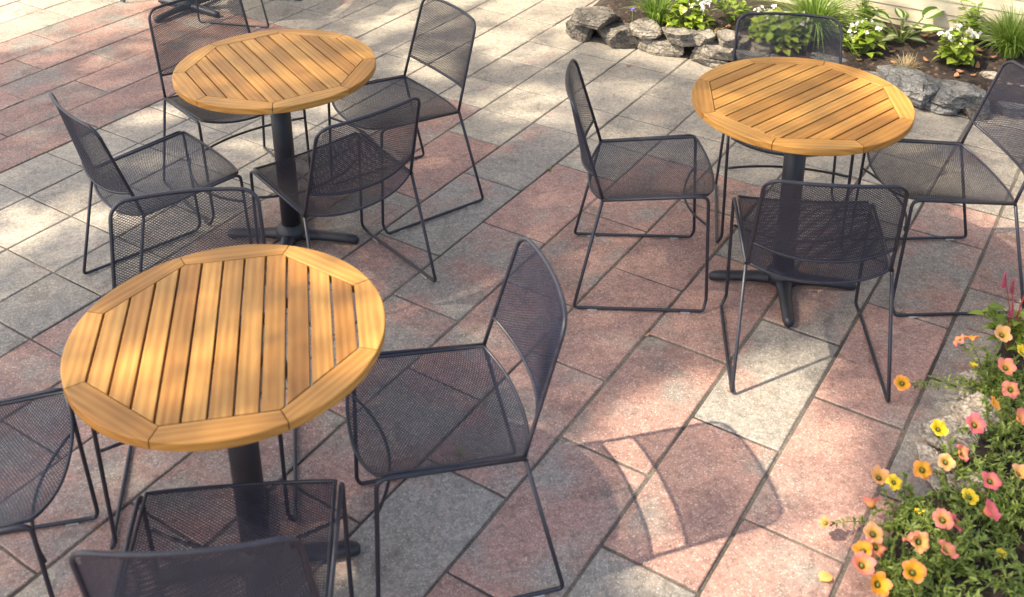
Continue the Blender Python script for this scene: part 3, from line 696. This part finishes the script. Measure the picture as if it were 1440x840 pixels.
# hosta
ho=thing('hosta','variegated hosta with white centred leaves against the clapboard wall','hosta',(2.03,5.18,soil_z(2.03,5.18)),0); r=random.Random(8); hb=MB(); hs=MB()
for (a,el,ln,pet) in [(150,50,.13,.11),(172,35,.12,.10),(95,75,.10,.10),(70,60,.10,.09),(20,38,.17,.15),(355,25,.13,.10),(270,78,.12,.07),(250,60,.11,.05),(300,70,.11,.06),(215,30,.09,.05),(330,10,.09,.04),(190,5,.09,.04),(40,15,.10,.05)]:
    a=R_(a); e=R_(el); d=Vector((cos(a)*cos(e),sin(a)*cos(e),sin(e))); p=d*pet+UP*.02
    tube(hs,[Vector((0,0,-.01)),p*.5+UP*.008,p],.0045,6); d2=Vector((cos(a),sin(a),sin(e)*.75)); leaf(hb,p,d2,UP+Vector((0,-.35,0)),ln,ln*.50,(r.random(),0,0,1),.22,.55,9,.75)
hb.build('leaves',M['hosta'],ho,True); hs.build('stalks',M['stem'],ho)

# bark chips on the soil, leaf scraps on the pavers
def chip(name,label,cat,group,x,y,z,sz,mt,seed):
    r=random.Random(seed); mb=MB(); n=7; pts=[]
    asp=r.uniform(.35,.65)
    for k in range(n): a=2*pi*k/n+r.uniform(-.2,.2); q=sz*.5*r.uniform(.7,1.1); pts.append((cos(a)*q,sin(a)*q*asp))
    th=sz*.12; bend=lambda x_:.6*x_*x_/sz
    V=[Vector((a,b,bend(a)+th)) for a,b in pts]+[Vector((a,b,bend(a))) for a,b in pts]
    mb.add(V,[tuple(range(n))]+[(n+k,n+(k+1)%n,(k+1)%n,k) for k in range(n)]+[tuple(range(n,2*n))[::-1]])
    o=mb.build(name,mt); o.location=(x,y,z); o.rotation_euler=(r.uniform(-.3,.3)*(z>.02),r.uniform(-.3,.3)*(z>.02),r.uniform(0,6.28)); return tag(o,label,cat,group)
for i,(x,y) in enumerate([(1.939,5.04),(2.074,4.945),(2.16,4.76),(2.19,4.803),(2.245,4.77),(2.281,5.2),(1.913,4.932),(2.30,4.86),(2.15,5.2),(1.412,5.12),(2.367,5.02),(1.948,5.25),(1.0,5.38),(1.176,5.42),(.87,5.45),(2.251,5.10),(2.40,4.93),(1.75,4.98)]):
    chip('bark_chip','orange brown bark chip lying on the dark bed soil','bark chip','bark chips on the bed soil',x,y,soil_z(x,y)+.008,random.uniform(.03,.06),M['chip'],i+50)
for i,(x,y,s) in enumerate([(.446,2.957,.022),(.317,3.341,.009),(-2.463,4.822,.02),(1.1,4.312,.012),(-.106,2.707,.01),(1.761,3.759,.014),(1.927,4.164,.025),(.516,5.161,.02),(.778,5.137,.02),(.62,5.22,.035),(-1.527,4.459,.016),(1.309,3.34,.01),(.508,4.862,.018)]+[(random.Random(400+q).uniform(-2.2,1.6),random.Random(500+q).uniform(2.1,5.2),random.Random(600+q).uniform(.006,.014)) for q in range(26)]):
    chip('leaf_scrap','small dry orange leaf scrap lying on the pavers','leaf','leaf scraps on the pavers',x,y,.002,s,M['dry'],i+80)

# ------------------------------------------------------------------ lower right flower bed
edge=[(2.3,3.25),(1.80,3.05),(1.66,2.96),(1.47,2.76),(1.38,2.62),(1.27,2.47),(1.17,2.30),(1.10,2.24),(1.02,2.17),(.94,2.08),(.90,1.95),(.86,1.75),(.86,1.2),(1.0,.4)]
def edge_x(y):
    for (xa,ya),(xb,yb) in zip(edge,edge[1:]):
        if yb<=y<=ya: return lerp(xb,xa,(y-yb)/(ya-yb))
    return edge[0][0] if y>edge[0][1] else edge[-1][0]
def bz(x,y):
    d=x-edge_x(y)
    return max(-.02,min(.05,-.01+d*.6))+.012*nz(x*7,y*7,9)+.008*nz(x*30,y*30,2)+.04*max(0,min(1,d-.1)) 
b2=MB(); V=[];F=[]; nx,ny=90,110
for j in range(ny+1):
    y=lerp(.4,3.25,j/ny)
    for i in range(nx+1): x=edge_x(y)+1.9*(i/nx)**1.3; V.append((x,y,bz(x,y) if i else -.02))
for j in range(ny):
    for i in range(nx): a=j*(nx+1)+i; F.append((a,a+1,a+nx+2,a+nx+1))
b2.add(V,F); struct(b2.build('flower_bed_soil',M['soil'],None,True))
def flag(label,x,y,z,wd,dp,rz,seed,th=.028):
    rock('flagstone',label,x,y,z,z+th,wd,dp,rz,M['rock_pale'],seed,'flagstone','flagstones edging the flower bed',.4)
flag('flat pale flagstone under the hot pink petunia at the bed edge',1.385,2.50,.05,.20,.18,-.3,41)
flag('flat pale flagstone under the yellow petunia at the patio edge',1.285,2.43,.022,.19,.18,.5,42)
flag('narrow pale edging stone between the pavers and the lower petunias',1.185,2.315,.012,.09,.23,.15,43)
flag('small pale stone half buried among petunia leaves',1.245,2.245,.035,.13,.13,.8,44)
flag('dark edging stone behind the trailing stems at the top of the flower bed',1.43,2.66,.01,.13,.15,.3,45)

def petal_disc(mb,rad,ruffle,seed,cup=.0):
    r=random.Random(seed); nr,na=6,40; V=[];UV=[]; ph=r.uniform(0,6.28)
    for i in range(nr+1):
        q=i/nr
        for k in range(na):
            a=2*pi*k/na; lobe=1-.20*(1-abs(cos(2.5*(a)))**.55)*q**3
            rr=rad*(.10+.90*q)*lobe*(1+.10*q*q*noise.noise(Vector((cos(a)*1.3+seed,sin(a)*1.3,seed*.7))))
            z=-rad*.75*(1-q)**2.2+ruffle*rad*sin(5*a+ph)*q**2*.5+.05*rad*sin(11*a+ph*2)*q**3-.14*rad*q**4+cup*rad*q*q+.30*rad*q*q*noise.noise(Vector((cos(a)*1.1,sin(a)*1.1+seed,seed*1.3)))
            V.append((rr*cos(a),rr*sin(a),z)); UV.append((.05+.95*q,k/na*5))
    F=[];FU=[]
    for i in range(nr):
        for k in range(na):
            l=(k+1)%na; f=(i*na+k,i*na+l,(i+1)*na+l,(i+1)*na+k); F.append(f); FU.append([UV[f[0]],(UV[f[1]][0],(k+1)/na*5),(UV[f[2]][0],(k+1)/na*5),UV[f[3]]])
    F.append(tuple(range(na))[::-1]); FU.append([(0,0)]*na); mb.add(V,F,FU)
flower_mesh={}
for cn in PET:
    for vr in range(4):
        mb=MB(); petal_disc(mb,.026,(.16,.3,.22,.4)[vr],len(cn)*3+vr*5,(.0,.18,.42,-.22)[vr]); ob=mb.build('flower',PET[cn],None,True); flower_mesh[cn,vr]=ob.data; bpy.data.objects.remove(ob)
mb=MB(); tube(mb,[(0,0,-.032),(0,0,-.026),(0,0,-.014),(0,0,-.008)],[.0022,.0032,.0036,.0050],8); ob=mb.build('calyx',M['stem'],None,True); calyx_mesh=ob.data; bpy.data.objects.remove(ob)
# x,y,z, colour, size, tilt dx, dy (facing direction), plant index
FL=[(1.167,2.597,.10,'amber',1.0,-.2,-.5,0),(1.337,2.652,.22,'coral',.9,-.6,.3,0),(1.383,2.665,.22,'amber',.95,.0,.55,0),(1.457,2.628,.25,'peach',1.,-.1,-.5,0),(1.439,2.542,.2,'coral',1.,-.1,-.4,1),(1.422,2.462,.19,'coral',1.05,.0,-.35,1),
(1.363,2.424,.17,'amber',.9,.7,-.3,1),(1.292,2.375,.14,'pink',1.1,.0,-.4,1),(1.19,2.371,.13,'yellow',1.,.0,-.35,2),(1.402,2.352,.18,'coral',1.,.5,-.3,1),(1.225,2.288,.12,'coral',.95,.6,-.5,2),(1.1,2.24,.11,'amber',1.,-.1,-.35,2),
(1.162,2.244,.13,'peach',1.,-.1,-.5,2),(1.239,2.147,.16,'pink',1.1,.1,-.35,3),(1.179,2.124,.13,'yellow',.9,.0,-.2,3),(.984,2.234,.09,'peach',1.,.0,-.3,4),(1.015,2.206,.10,'yellow',.82,.1,-.35,4),(1.311,2.15,.18,'peach',1.,.3,-.3,3),
(.937,2.155,.08,'coral',1.0,.0,.75,4),(.803,2.109,.06,'coral',.8,-.6,-.2,4),(1.067,2.022,.16,'coral',1.12,-.05,-.3,5),(1.105,2.022,.145,'pink',.95,.7,-.1,5),(1.185,2.034,.17,'pink',1.1,.65,-.35,3),(.899,2.026,.11,'peach',1.05,-.1,-.3,6),
(.903,2.0,.095,'coral',1.05,.2,-.3,6),(.861,1.988,.10,'amber',1.,-.2,.0,6),(.844,1.93,.11,'coral',1.12,.05,-.4,6),(.973,1.984,.14,'coral',.95,-.5,.6,5),(.994,1.969,.14,'peach',1.05,.2,-.6,5),(1.042,1.929,.16,'coral',1.1,.4,-.1,5),
(.938,1.866,.16,'amber',1.12,.0,-.3,7),(.869,1.881,.10,'amber',1.05,.1,-.6,7),(1.039,2.096,.11,'yellow',.5,0,.2,5),(1.199,1.969,.1,'yellow',.5,0,-.2,5),(1.52,2.609,.2,'yellow',1.,.3,-.3,0),(1.36,2.578,.18,'yellow',.5,.2,.2,0)]
PB=[(1.45,2.62,'petunia at the top of the flower bed with one orange bloom trailing over the pavers'),(1.40,2.42,'petunia with a hot pink and several coral blooms above the flat flagstones'),(1.22,2.30,'petunia with a bright yellow bloom beside the patio edge stones'),(1.25,2.12,'petunia with a clear yellow and two deep pink blooms at right centre of the bed'),
 (1.03,2.16,'petunia trailing peach and coral blooms onto the red pavers'),(1.08,1.97,'petunia with a big coral bloom of yellow throat in the middle of the lower bed'),(.93,1.97,'petunia with a stacked row of peach and pink blooms at the bed\'s lower left edge'),(.96,1.82,'petunia with a large amber bloom at the bottom edge of the photo'),
 (1.40,2.10,'green petunia with few blooms at the right edge of the photo'),(1.25,1.85,'sparse leafy petunia over dark soil in the lower right corner'),
 (1.56,2.40,'green petunia without blooms just beyond the right edge, above the middle of the bed'),(1.62,2.05,'green petunia without blooms just beyond the lower right edge of the bed'),(1.85,2.65,'green petunia without blooms at the far right behind the spiked plant')]
rf_=random.Random(77); plants=[]
def stem_with_leaves(sm,lm,p0,p1,r,nleaf,arch=.05,lsz=.017):
    P=[]; mid=(p0+p1)/2+UP*arch+rv(r)*.02
    for k in range(9):
        t=k/8; P.append(p0*(1-t)**2+mid*2*t*(1-t)+p1*t*t)
    tube(sm,P,[.0016-.0007*k/8 for k in range(9)],5)
    for k in range(nleaf):
        t=.12+.86*k/nleaf+r.uniform(-.03,.03); i=min(7,max(0,int(t*8))); fr=t*8-i; b=P[i].lerp(P[i+1],min(1,max(0,fr)))
        d=(P[i+1]-P[i]).normalized()*.5+rv(r,.35); sz=lsz*r.uniform(.6,1.35); leaf(lm,b,d,UP+rv(r)*.5,sz,sz*.34,(min(1,max(0,r.gauss(.5,.27))),0,0,1),.3,.5,3,.75)
for i,(x,y,lab) in enumerate(PB):
    z0=bz(x,y)-.005; t=thing('petunia',lab,'flower plant',(x,y,z0),0,'petunias in the flower bed'); sm=MB(); lm=MB(); base=Vector((x,y,z0))
    for (fx,fy,fz,cn,sz,tx,ty,pi_) in FL:
        if pi_!=i: continue
        n=Vector((tx,ty,.75)).normalized(); fp=Vector((fx,fy,fz)); tip=fp-n*.03*sz; p1=tip-base
        stem_with_leaves(sm,lm,Vector((rf_.uniform(-.03,.03),rf_.uniform(-.03,.03),0)),p1,rf_,int(20+p1.length*110),.03+.02*rf_.random())
        q=n.to_track_quat('Z','Y'); vr=rf_.choice([0,0,1,1,2,3])
        fo=bpy.data.objects.new('flower',flower_mesh[cn,vr]); COL.objects.link(fo); fo.parent=t; fo.location=fp-base
        from mathutils import Quaternion
        fo.rotation_mode='QUATERNION'; fo.rotation_quaternion=q@Quaternion((0,0,1),rf_.uniform(0,6.28)); fo.scale=(sz*rf_.uniform(.9,1.06),sz*rf_.uniform(.9,1.06),sz)
        ca=bpy.data.objects.new('calyx',calyx_mesh); COL.objects.link(ca); ca.parent=fo
    for k in range((40,34,36,38,36,38,36,30,34,16,24,24,24)[i]):
        a=rf_.uniform(0,2*pi); q=rf_.uniform(.04,.2); p1=Vector((cos(a)*q,sin(a)*q,rf_.uniform(.01,.10)))
        # keep the plants on their bed, with only short ends over the edge stones
        if base.x+p1.x<edge_x(base.y+p1.y)+.0: p1.x=abs(p1.x)*.6
        ex,ey=base.x+p1.x,base.y+p1.y
        if (ex<1.42 and 2.40<ey<2.58 or ex<1.2 and 2.25<ey<2.38) and rf_.random()<.75: continue
        stem_with_leaves(sm,lm,Vector((rf_.uniform(-.05,.05),rf_.uniform(-.05,.05),0)),p1,rf_,34,.03,.019)
    if i==0:
        for k in range(6):   # ends that trail left over the pavers
            p1=Vector((1.20+.05*k+rf_.uniform(-.02,.02),2.60+rf_.uniform(-.03,.05),.05+rf_.uniform(0,.05)))-base
            stem_with_leaves(sm,lm,Vector((0,0,.01)),p1,rf_,40,.02,.014)
    lm.build('leaves',M['pet_leaf'],t); sm.build('stems',M['stem'],t)
# magenta spiked plant with glossy leaves
bp=leafy('glossy leaved plant with magenta bud spikes at the right edge above the petunias',1.60,2.84,.22,.16,16,.06,61,'gloss','spiked_plant','plant',.5,bz(1.60,2.84))
ss=MB(); r=random.Random(6)
for (dx,dy,h) in [(-.045,.02,.28),(-.01,.03,.25),(.03,-.01,.31),(-.035,-.04,.21),(-.17,-.05,.13),(.06,-.05,.22),(.0,-.02,.17),(.05,.04,.27)]:
    tip=Vector((dx,dy,h)); tube(ss,[(0,0,0),(dx*.4,dy*.4,h*.6),tip],.0017,5)
    if dx>-.1:
        sp=MB()
        for k in range(54):
            q=k/54; b=tip+Vector((dx*.1,dy*.1,1)).normalized()*(-.05+.062*q); a=k*2.4; wq=1-.6*q; leaf(sp,b,Vector((cos(a),sin(a),.8)),UP,.015*wq,.009*wq,(r.random(),0,0,1),.1,.2,2)
        sp.build('flower_spike',M['magenta'],bp)
ss.build('flower_stalks',M['redstem'],bp)
for (x,y,i) in [(-.163,2.425,1),(.16,4.09,2)]:
    wd=leafy(['tiny green weed in the joint beside the central chair legs','tiny yellow green weed in a paver joint at the top centre'][i-1],x,y,.025,.02,3,.012,90+i,'leafy','joint_weed','weed',.6,-.003)
# fallen petal
fm=MB(); leaf(fm,Vector((-.022,0,.004)),Vector((1,.2,.05)),UP,.046,.034,(.5,0,0,1),.35,.4,6,.8)
for q in range(len(fm.uv)): fm.uv[q]=(.55,fm.uv[q][1])
o=fm.build('fallen_petal',PET['peach'],None,True); o.location=(.782,1.981,.003); o.rotation_euler=(0,0,.3); tag(o,'fallen yellow petal lying alone on a red paver near the bottom edge','petal')

# ------------------------------------------------------------------ the tree that shades the patio (stands left of the view)
SUNNY=[(0.52,2.6,5.96,-0.03,3.63,-12.94,1.3),(0.37,2.4,14.02,4.3,5.53,-7.81,1.3),(0.75,2.63,7.06,1.28,5.81,-8.28,1.3),(0.6,2.01,6.77,-0.44,2.93,-15.22,1.2),(0.87,2.41,10.09,0,5.56,-12.99,0.8),(0.36,2.04,8.48,1.45,7.45,-18.28,0.6),(-2.87,6.02,1.81,0.9,2.59,-2.74,1.3),(2.25,3.45,2.6,0,0,2.6,.85),(-3.0,6.6,.75,0,0,1.1,1),(-2.86,6.15,1.47,0.66,1.06,-2.36,1),(-2.81,5.63,3.92,2.06,3.22,-3.29,0.8),(-2.35,5.82,5.11,2.26,7.68,-8.15,0.5),(-1.59,5.73,7.01,1.64,-0.23,-10.26,0.6),(-1.73,5.58,9.96,2.94,2.22,-10.05,0.6),(-2.19,5.35,9.22,3.5,2.3,-10.63,0.8),(-2.2,5.05,13.64,4.95,-0.29,-14.29,0.35),(-0.34,6.08,2.48,0.27,2.2,-4.51,0.9),(0.17,6.01,2.64,0.27,4.49,-4.61,1),(0.08,5.41,6.44,-0.1,-0.19,-8.48,0.7),(0.48,6.1,5.81,-0.41,-0.1,-4.2,1),(-0.45,5.23,8.76,-0.01,-3.52,-7.85,0.85),(0.02,4.72,5.75,-0.48,-3.82,-8.98,0.75),(0.13,4.87,6.99,-0.7,-5.19,-11.79,0.7),(-0.07,5.32,8.72,0.07,-0.22,-10.46,0.5),(-0.64,5.63,6.22,0.59,-0.18,-7.94,0.45),(-0.94,6.1,6.64,0.87,-0.25,-10.34,0.5),(0.52,5.56,5.04,-0.42,-0.22,-9.69,0.6),(0.54,4.9,5.1,-0.49,-0.17,-8.61,0.45),(0.81,4.81,7.12,-1.03,-0.2,-10.31,0.35),(0.52,4.43,7.62,-0.77,-0.22,-11.82,0.3),(0.76,4.28,10.44,-1.57,-0.27,-14.91,0.3),(0.27,4.58,9.88,-0.52,-0.25,-13.39,0.3),(-1.97,4.1,12.24,5.79,4.94,-12.5,0.75),(-1.93,4.2,21.21,7.86,-0.45,-25.79,0.8),(-1.78,4.18,21.28,7.29,-0.45,-25.93,0.7),(-1.58,4.21,14.44,4.38,-0.34,-19.31,0.75),(-1.8,3.86,9.73,3.59,-0.21,-12.76,0.6),(-1.87,3.68,4.58,2.26,2.99,-8.3,0.9),(-1.94,3.55,7.92,4.15,2.8,-7.98,0.95),(-1.62,3.69,8.82,3.04,-0.25,-15.93,0.75),(-1.68,4.67,10.2,3.81,5.42,-12.57,0.9),(-1.19,4.35,9.65,2.14,-0.33,-18.23,0.75),(-1.32,4.19,12.76,3.23,-0.27,-15.58,0.5),(-1.95,3.78,8.66,3.54,-0.3,-18.41,0.6),(-1.78,4.54,11.93,3.82,-0.28,-15.16,0.4),(-2.16,4.41,12.24,4.89,-0.33,-17.94,0.3),(-1,4.53,11.96,2.15,-0.26,-13.7,0.5),(-0.87,4.76,11.48,1.71,-0.25,-12.62,0.5),(0.74,2.65,5.59,0.21,3.17,-6.79,1),(0.44,2.53,3.74,0.74,5.04,-8.48,1),(0.42,2.28,5.39,2.69,4.24,-4.49,.75),(0.57,2.2,4.6,-0.23,1.5,-7.28,0.62),(0.59,2.02,6.14,-1.26,-0.12,-11.82,0.75),(0.8,2.2,8.68,-2.26,-0.1,-9.36,0.6),(1.06,2.49,7.94,-2.5,-0.12,-10.02,0.4),(0.92,2.85,7.02,-0.94,3.31,-13.62,0.5),(0.69,2.41,8.13,-1.72,-0.07,-6.26,0.8),(1.96,3.59,5.37,-4.04,-4.76,-2.34,0.9),(1.92,3.83,5.48,-3.27,-4.93,-4.83,0.6),(2.08,4.07,5.45,-2.28,-0.11,-6.58,0.5),(1.93,4.4,6.12,-2.23,-0.19,-10.2,0.4),(1.87,4.07,8.16,-3.07,-0.19,-10.83,0.4),(0.85,5.75,2.11,-0.37,-1.37,-2.43,1),(1.31,5.63,3.16,-0.59,-0.08,-3.14,1),(1.64,5.39,2.93,-0.71,-0.06,-2.54,0.9),(0.98,5.37,2.93,-0.64,-2.45,-4.67,0.85),(2.15,5.14,2.32,-0.76,-0.06,-2.67,0.6),(2.57,5.04,3.54,-1.44,-0.05,-2.24,0.55),(2.06,4.82,4.8,-2.01,-2.7,-5,0.3),(0.1,2.42,7.77,-0.38,-11.2,-19.14,0.65),(-0.1,2.35,10.56,2.48,-0.28,-19.47,0.5),(0.05,2.22,10.14,1.95,-0.18,-12.94,0.4),(-0.17,2.11,7.28,3.77,5.48,-8.4,0.4),(-0.33,2.11,21.13,7.29,-0.14,-10.65,0.3),(-0.03,1.88,6.98,1.77,-0.43,-35.89,0.35),(0.18,2.21,20.38,2.92,-0.13,-9.9,0.35),(1.59,3.67,7.26,-0.74,14.86,-20.5,0.32),(1.64,3.3,5.42,-0.43,15.25,-19.08,0.32),(1.74,3.12,15.2,-4.98,-0.39,-21.31,0.32),(1.87,3.51,13.7,-4.49,-0.18,-8.78,0.32),(1.35,3.35,10.7,-2.2,-0.25,-12.64,0.3),(-0.47,3.95,4.47,1.34,5.2,-10.45,0.18),(-0.18,3.68,5.64,1.01,-0.24,-11.61,0.18),(-0.46,3.56,8.13,2.06,-0.29,-14.31,0.18),(-0.05,3.8,12.77,1.83,-0.17,-7.72,0.18),(1.36,2.48,8.06,-3.18,-0.07,-6,0.3),(1.01,2.03,8.03,-2.63,-0.1,-9.4,0.35)]
def sunny(x,y):
    s=.0
    for (a,b,q0,q1,q2,q3,v) in SUNNY:
        dx,dy=x-a,y-b; u=q0*dx+q1*dy; w_=q2*dx+q3*dy; d=u*u+w_*w_
        if d<3.1: s=max(s,v*(.8 if x<-.9 and y<6.3 else 1)*min(1,max(0,(1.75-sqrt(d))/.7)))
    m=.015+.24*max(0,nz(x*3.1,y*3.1,4.)+.6*nz(x*8,y*8,7.)-.05)
    s=1. if s>1.0 else min(.96,s*1.1)*(1+.35*min(0.,nz(x*4.5,y*4.5,11.)))
    return min(1,max(s,m))
tr=thing('shade_tree','tall leafy tree whose broken shade dapples the patio','tree',(-9.6,-.9,0))
r=random.Random(99); cr=MB(); O=Vector((-9.6,-.9,0))
lam=tosun/tosun.z
GS=.05; GX,GY=176,150
SG=[[sunny(-4.45+GS*i,.85+GS*j) for i in range(GX)] for j in range(GY)]
def sungrid(x,y):
    i=min(GX-2,max(1,int((x+4.45)/GS+.5))); j=min(GY-2,max(1,int((y-.85)/GS+.5)))
    v=SG[j][i]
    if v>.3 and max(SG[j+a][i+b] for a in (-1,0,1) for b in (-1,0,1))>=1.: return 1.
    return v
y=.9
while y<8.2:
    x=-4.4
    while x<4.2:
        for rep in range(4):
            gx=x+r.uniform(0,.075); gy=y+r.uniform(0,.075)
            sv=sungrid(gx,gy)
            if r.random()<sv or r.random()<sv*.5: continue
            h=8.6+1.3*nz(gx*.7,gy*.7,20)+r.gauss(0,.7)
            c=Vector((gx,gy,0))+lam*h-O; d=rv(r); u=(tosun+rv(r)*.7).normalized(); d=(d-u*d.dot(u)*.8).normalized(); sz=r.uniform(.08,.125)
            leaf(cr,c-d*sz*.5,d,u,sz,sz*.62,(r.random(),0,0,1),.15,.3,2,.8)
        x+=.075
    y+=.075
cr.build('crown',M['tree_leaf'],tr)
tk=MB(); cen=Vector((-.2,4.2,0))+lam*8.3-O
tube(tk,[(0,0,-.1),(.03,.05,1.2),(.2,.3,3.),(cen.x*.12,cen.y*.12,4.6),(cen.x*.4,cen.y*.4,6.4),(cen.x*.75,cen.y*.75,7.8)],[.30,.24,.20,.16,.11,.05],14)
for (fx,fy) in [(-2.5,2),(-2,6),(1,1.5),(2,4.5),(.5,7),(-3.2,4)]:
    e=Vector((fx,fy,0))+lam*8.4-O; b=Vector((cen.x*.12,cen.y*.12,4.6)); tube(tk,[b,b.lerp(e,.5)+UP*.5,e],[.12,.07,.02],8)
smooth(tk.build('trunk',M['bark'],tr))
